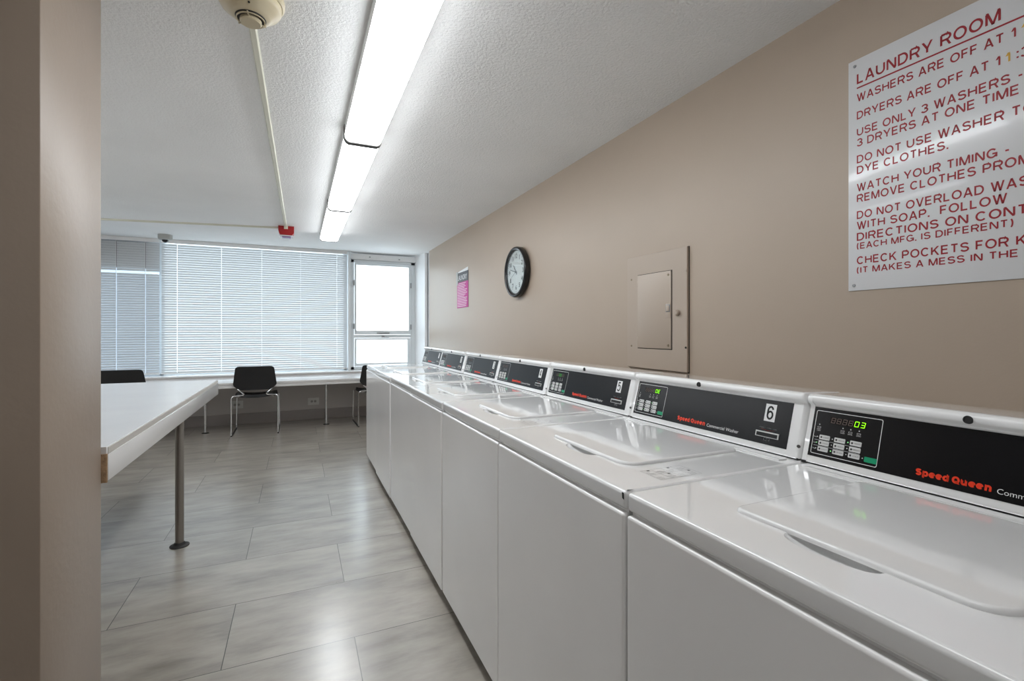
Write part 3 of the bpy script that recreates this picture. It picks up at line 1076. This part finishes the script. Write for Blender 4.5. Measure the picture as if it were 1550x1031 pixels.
# ------------------------------------------------------------------ ceiling lights
def fixture(y0, y1, label, lens='diffuser', x=0.343, group='fluorescent lights in a row on the ceiling'):
    root = thing('fluorescent_light', label, 'ceiling light', (x, (y0 + y1) / 2, H), 0, group)
    L = y1 - y0
    prof = [(-0.100, -0.056), (-0.097, -0.076), (-0.088, -0.088), (-0.075, -0.095), (0.075, -0.095), (0.088, -0.088), (0.097, -0.076), (0.100, -0.056)]
    my = basis((1, 0, 0), (0, 0, 1), (0, -1, 0), (0, L / 2 - 0.019, 0))
    MB().prism(prof, L - 0.038, lens, my).build('diffuser', root, smooth=60)
    MB().box(-0.101, 0.101, -L / 2, L / 2, -0.056, 0.0, 'fixture_body', bev=0.002).build('housing', root)
    pe = [(x * 1.05, z * 1.05) for x, z in prof] + [(0.104, 0), (-0.104, 0)]
    for y in (L / 2, -L / 2 + 0.021):
        MB().prism(pe, 0.021, 'endcap', basis((1, 0, 0), (0, 0, 1), (0, -1, 0), (0, y, 0))).build('end_plate', root)


fixture(-0.47, 1.19, 'fluorescent light overhead, just outside the top of the view', 'dim_diffuser')  # unseen; added to light the near end, where the sign's glare suggests one
fixture(1.20, 2.868, 'long fluorescent light cut off by the top of the view')
fixture(2.868, 4.530, 'middle fluorescent light of the row, between two dark joints')
fixture(4.530, 6.10, 'fluorescent light farthest away, towards the windows')

# unseen second row, added over the folding table's far side to brighten the room
fixture(2.98, 4.64, 'added fluorescent light of the left row, nearer the pillar', x=-2.4, group='added fluorescent lights of the left row')
fixture(4.65, 6.30, 'added fluorescent light of the left row, nearer the blinds', x=-2.4, group='added fluorescent lights of the left row')

fixture(-1.25, 0.41, 'added fluorescent light of the left row, on the camera side of the pillar', 'dim_diffuser', x=-2.4, group='added fluorescent lights of the left row')  # unseen; added to brighten the front of the nearest machine

# ------------------------------------------------------------------ ceiling devices
sd = thing('smoke_detector', 'cream round smoke detector on the ceiling', 'smoke detector', (-0.15, 1.90, H))
MB().lathe([(0.108, 0), (0.108, -0.016), (0.102, -0.022)], 48, 'cream').build('base', sd)
MB().lathe([(0.098, -0.022), (0.098, -0.036), (0.092, -0.046), (0.078, -0.054), (0.064, -0.068), (0.055, -0.074), (0.046, -0.076)], 48, 'cream').build('body', sd)
MB().lathe([(0.050, -0.070), (0.048, -0.079), (0.040, -0.081), (0.0, -0.081)], 40, 'panel_gap').build('chamber', sd)
MB().lathe([(0.046, -0.0800), (0.0465, -0.0835), (0.0425, -0.0835), (0.0415, -0.080)], 40, 'cream').build('ring', sd)
cp = MB().lathe([(0.034, -0.078), (0.0345, -0.090), (0.031, -0.094), (0, -0.0945)], 40, 'cream')
for a in (0.4, 0.4 + 2 * PI / 3, 0.4 + 4 * PI / 3):
    cp.box(0.03, 0.05, -0.002, 0.002, -0.086, -0.079, 'cream', mtx=Matrix.Rotation(a - 2.1, 4, 'Z'))
cp.build('cap', sd)
MB().lathe([(0.0035, -0.0005), (0.0035, 0.001), (0, 0.0012)], 12, 'hole', T(0.0, -0.072, -0.063) @ Matrix.Rotation(PI - 0.7, 4, 'X')).build('indicator', sd)


def raceway(name, label, a, b, w, h):
    a, b = Vector(a), Vector(b)
    d = b - a
    L = d.length
    o = MB().prism([(-w / 2, 0), (-w / 2, -h * 0.55), (-w / 2 + 0.005, -h), (w / 2 - 0.005, -h), (w / 2, -h * 0.55), (w / 2, 0)], L, 'raceway',
                   basis((d.y / L, -d.x / L, 0), (0, 0, 1), (d.x / L, d.y / L, 0), (0, 0, 0)))
    o = o.build(name, None, smooth=20, loc=(a.x, a.y, H))
    return tag(o, label, 'cable raceway')


raceway('cable_raceway', 'cream raceway running from the smoke detector to the red alarm', (-0.158, 2.0, 0), (-0.122, 5.86, 0), 0.028, 0.015)
raceway('cable_raceway', 'cream raceway running left from the red alarm along the windows', (-3.9, 6.62, 0), (-0.205, 5.96, 0), 0.026, 0.018)

al = thing('fire_alarm', 'red fire alarm strobe on the ceiling at the raceway corner', 'fire alarm', (-0.118, 5.93, H))
MB().prism([(-0.078, 0), (-0.078, -0.05), (-0.066, -0.088), (-0.055, -0.098), (0.055, -0.098), (0.070, -0.088), (0.080, -0.07), (0.080, 0)], 0.13, 'alarm_red',
           basis((1, 0, 0), (0, 0, 1), (0, -1, 0), (0, 0.065, 0))).build('housing', al)
MB().box(-0.062, 0.068, -0.055, 0.055, -0.110, -0.097, 'alarm_clear', bev=0.004).build('strobe_window', al)
MB().box(-0.042, 0.048, -0.045, 0.045, -0.124, -0.109, 'alarm_lens', bev=0.005).build('strobe_lens', al)
MB().box(-0.022, 0.018, -0.078, -0.062, -0.034, 0, 'raceway', bev=0.002).build('raceway_entry', al)

sc_ = thing('security_camera', 'small grey dome security camera under the ceiling by the blinds', 'camera', (-1.466, 7.0, H))
MB().lathe([(0.074, 0), (0.074, -0.042), (0.066, -0.058), (0.05, -0.062)], 36, 'cam_grey').build('housing', sc_)
MB().lathe([(0.034, -0.06)] + [(0.034 * math.cos(a), -0.064 - 0.032 * math.sin(a)) for a in (0.2, 0.5, 0.8, 1.1, 1.4)] + [(0, -0.096)], 28, 'black_gloss').build('dome', sc_)

# ------------------------------------------------------------------ things on the right wall
# clock
ck = thing('wall_clock', 'round black wall clock with a white dial', 'clock', (WX, 3.735, 1.733))
wb = wall_basis(0, 0, 0)
MB().lathe([(0.205, 0.0), (0.218, 0.012), (0.219, 0.040), (0.214, 0.054), (0.206, 0.058), (0.193, 0.054), (0.184, 0.042), (0.182, 0.030)], 72, 'black_gloss', wb, cap=False).build('rim', ck, smooth=50)
dl = MB().lathe([(0.184, 0.033), (0.0, 0.034)], 64, 'clock_face', wb, cap=False)
for hnum in range(1, 13):
    a = PI / 2 - hnum * PI / 6
    dl.text(str(hnum), 'clock_ink', wb @ T(0.136 * math.cos(a), 0.136 * math.sin(a) - 0.015, 0.0352), height=0.040, align='C', bold=0.03)
for q in range(60):
    a = q * PI / 30
    r0 = 0.166 if q % 5 else 0.160
    w_ = 0.0008 if q % 5 else 0.002
    dl.rect(r0, 0.174, -w_, w_, 0.0352, 'clock_ink', wb @ Matrix.Rotation(a, 4, 'Z'))
dl.build('dial', ck, smooth=0)


def hand(name, ang, length, wid, lift):
    a = PI / 2 - ang
    MB().prism([(-0.025, -wid), (length * 0.8, -wid * 0.8), (length, 0), (length * 0.8, wid * 0.8), (-0.025, wid)], 0.0012, 'clock_ink',
               wb @ T(0, 0, lift) @ Matrix.Rotation(a, 4, 'Z')).build(name, ck, smooth=0)


hand('hour_hand', math.radians(323), 0.085, 0.005, 0.0375)
hand('minute_hand', math.radians(285), 0.135, 0.0038, 0.0395)
hand('second_hand', math.radians(243), 0.10, 0.0012, 0.0415)
MB().lathe([(0.008, 0.034), (0.008, 0.0435), (0, 0.0445)], 18, 'clock_ink', wb).build('hub', ck)
MB().lathe([(0, 0.0450), (0.183, 0.0450), (0.183, 0.0462), (0.0, 0.0466)], 48, 'glass', wb, cap=False).build('lens', ck, smooth=0)

# poster
po = thing('poster', 'small pink laundry notice with a dark header taped to the wall', 'poster', (WX, 5.30, 1.50))
wbp = wall_basis(0, 0, 0)
ph = MB().box(-0.20, 0.205, 0.0, 0.30, 0.001, 0.004, 'poster_pink', mtx=wbp)
rr = random.Random(5)
for i in range(15):
    z = 0.015 + i * 0.019
    ph.rect(-0.185, -0.185 + rr.uniform(0.25, 0.36), z, z + 0.0065, 0.0045, 'poster_line', wbp)
ph.build('sheet', po, smooth=0)
hd = MB().box(-0.20, 0.205, 0.30, 0.415, 0.001, 0.004, 'poster_grey', mtx=wbp)
hd.text('LAUNDRY', 'poster_white', wbp, width=0.33, height=0.06, x=-0.165, y=0.325, depth=0.0045)
hd.poly([(-0.19, 0.415, 0.0045), (0.205, 0.415, 0.0045), (0.205, 0.455, 0.0045), (-0.19, 0.425, 0.0045)], 'poster_white', wbp)
hd.build('header', po, smooth=0)
MB().box(-0.225, -0.165, 0.275, 0.43, 0.004, 0.007, 'cam_grey', mtx=wbp).build('tape_strip', po, smooth=0)

# electrical panel
ep = thing('electrical_panel', 'beige painted electrical panel with a small locked door', 'electrical panel', (WX, 2.007, 1.02))
wbe = wall_basis(0, 0, 0)
cv = MB().box(-0.232, 0.230, 0.0, 0.620, 0.002, 0.016, 'panel_paint', bev=0.004, mtx=wbe)
cv.box(-0.231, 0.2312, -0.0030, 0.6208, 0.0, 0.003, 'panel_gap', mtx=wbe)
cv.build('cover', ep, wn=True)
dr = MB()
dr.box(-0.140, 0.130, 0.108, 0.516, 0.0105, 0.0164, 'panel_gap', mtx=wbe)
dr.box(-0.137, 0.124, 0.112, 0.513, 0.0115, 0.0200, 'panel_paint', bev=0.0015, mtx=wbe)
door = dr.build('door', ep)
lt = MB().box(0.088, 0.122, 0.270, 0.345, 0.019, 0.0218, 'panel_paint', bev=0.001, mtx=wbe)
lt.box(0.090, 0.120, 0.302, 0.340, 0.021, 0.024, 'steel', bev=0.001, mtx=wbe)
lt.box(0.094, 0.116, 0.306, 0.336, 0.0235, 0.0255, 'panel_paint', bev=0.001, mtx=wbe)
lt.build('latch', door)
for (u, v) in ((0.105, 0.493), (0.105, 0.130)):
    MB().lathe([(0.007, 0.0195), (0.006, 0.0225), (0, 0.023)], 14, 'brass', wbe @ T(u, v, 0)).build('screw', door)
for v in (0.464, 0.153):
    MB().box(-0.144, -0.134, v - 0.016, v + 0.016, 0.012, 0.020, 'panel_paint', bev=0.002, mtx=wbe).build('hinge', door)
MB().lathe([(0.014, 0.012), (0.014, 0.030), (0.010, 0.034), (0, 0.034)], 20, 'panel_paint', wbe @ T(0.170, 0.296, 0)).build('knob', ep)
for (u, v, k) in ((-0.195, 0.496, 'brass'), (-0.195, 0.121, 'brass'), (0.222 - 0.0, 0.500, 'panel_paint'), (0.222, 0.123, 'hole')):
    MB().lathe([(0.006, 0.015), (0.005, 0.0180), (0, 0.0185)], 12, k, wbe @ T(u, v, 0)).build('screw', ep)

# rules sign
SY0, SY1, SZ0, SZ1 = 1.035, 0.06, 1.362, 2.153
sg = thing('rules_sign', 'large white laundry room rules sign with dark red lettering', 'sign', (WX, SY0, SZ0))
wbs = wall_basis(0, 0, 0)
MB().box(0, SY0 - SY1, 0, SZ1 - SZ0, 0.0005, 0.004, 'sign', bev=0.0008, mtx=wbs).build('board', sg)
lines = [  # text, baseline height, cap height, measured text and its width
    ('LAUNDRY ROOM   RULES', 2.0675, 0.0365, 'LAUNDRY ROOM', 0.367),
    ('WASHERS ARE OFF AT 1', 2.0065, 0.0270, 'WASHERS ARE OFF AT', 0.374),
    ('DRYERS ARE OFF AT 1', 1.9465, 0.0270, 'DRYERS ARE OFF AT', 0.343),
    ('USE ONLY 3 WASHERS -', 1.8895, 0.0270, 'USE ONLY 3 WASHERS', 0.386),
    ('3 DRYERS AT ONE TIME', 1.8530, 0.0270, '3 DRYERS AT ONE TIME', 0.404),
    ('DO NOT USE WASHER TO', 1.7965, 0.0270, 'DO NOT USE WASHER', 0.374),
    ('DYE CLOTHES.', 1.7595, 0.0270, 'DYE CLOTHES.', 0.252),
    ('WATCH YOUR TIMING -', 1.6995, 0.0270, 'WATCH YOUR TIMING', 0.360),
    ('REMOVE CLOTHES PROMPTLY', 1.6625, 0.0270, 'REMOVE CLOTHES', 0.315),
    ('DO NOT OVERLOAD WASHER', 1.6060, 0.0270, 'DO NOT OVERLOAD', 0.332),
    ('WITH SOAP.  FOLLOW', 1.5695, 0.0270, 'WITH SOAP.  FOLLOW', 0.380),
    ('DIRECTIONS ON CONTAINER', 1.5315, 0.0270, 'DIRECTIONS ON', 0.298),
    ('(EACH MFG. IS DIFFERENT)', 1.5030, 0.0215, '(EACH MFG. IS DIFFERENT)', 0.392),
    ('CHECK POCKETS FOR KEYS', 1.4510, 0.0270, 'CHECK POCKETS FOR', 0.383),
    ('(IT MAKES A MESS IN THE WASHER)', 1.4205, 0.0215, '(IT MAKES A MESS IN THE', 0.402),
]


tx = MB()
for s, zb, cap, part, pw in lines:
    tx.strokes(s, 'sign_red', wbs, pw, cap, x=0.0275, y=zb - SZ0, depth=0.0043, t=0.165, measure=part)
tx.rect(0.0275, 0.90, 2.0515 - SZ0, 2.0565 - SZ0, 0.0043, 'sign_red', wbs)
tx.strokes('1', 'sign_gold', wbs, 0.0095, 0.027, x=0.0275 + 0.4075, y=2.0065 - SZ0, depth=0.0046, t=0.18)
tx.strokes(':30', 'sign_red', wbs, 0.048, 0.027, x=0.0275 + 0.430, y=2.0065 - SZ0, depth=0.0043)
tx.strokes('1', 'sign_gold', wbs, 0.0095, 0.027, x=0.0275 + 0.3765, y=1.9465 - SZ0, depth=0.0046, t=0.18)
tx.strokes(':30', 'sign_red', wbs, 0.048, 0.027, x=0.0275 + 0.398, y=1.9465 - SZ0, depth=0.0043)
tx.build('lettering', sg, smooth=0)
for (u, v) in ((0.021, 0.770), (0.018, 0.018)):
    MB().lathe([(0.0055, 0.004), (0.0045, 0.0065), (0, 0.007)], 14, 'steel', wbs @ T(u, v, 0)).build('screw', sg)


# ------------------------------------------------------------------ wall sockets below the counter
def outlet(x, z, label):
    root = thing('wall_outlet', label, 'outlet', (x, 7.2, z), 0, 'double sockets under the counter')
    wbo = window_basis(0, 0, 0)
    MB().box(-0.072, 0.072, -0.05, 0.05, 0, 0.006, 'outlet', bev=0.002, mtx=wbo).build('cover_plate', root)
    for u in (-0.022, 0.022):
        s = MB().lathe([(0.017, 0.006), (0.017, 0.0085), (0, 0.0088)], 20, 'cam_grey', wbo @ T(u, 0, 0))
        s.rect(-0.006, -0.004, -0.006, 0.006, 0.0092, 'hole', wbo @ T(u, 0, 0)).rect(0.004, 0.006, -0.006, 0.006, 0.0092, 'hole', wbo @ T(u, 0, 0))
        s.build('socket', root, smooth=0)


outlet(0.20, 0.25, 'white double socket between the middle chair and a counter leg')
outlet(-0.73, 0.26, 'white double socket behind the middle chair')
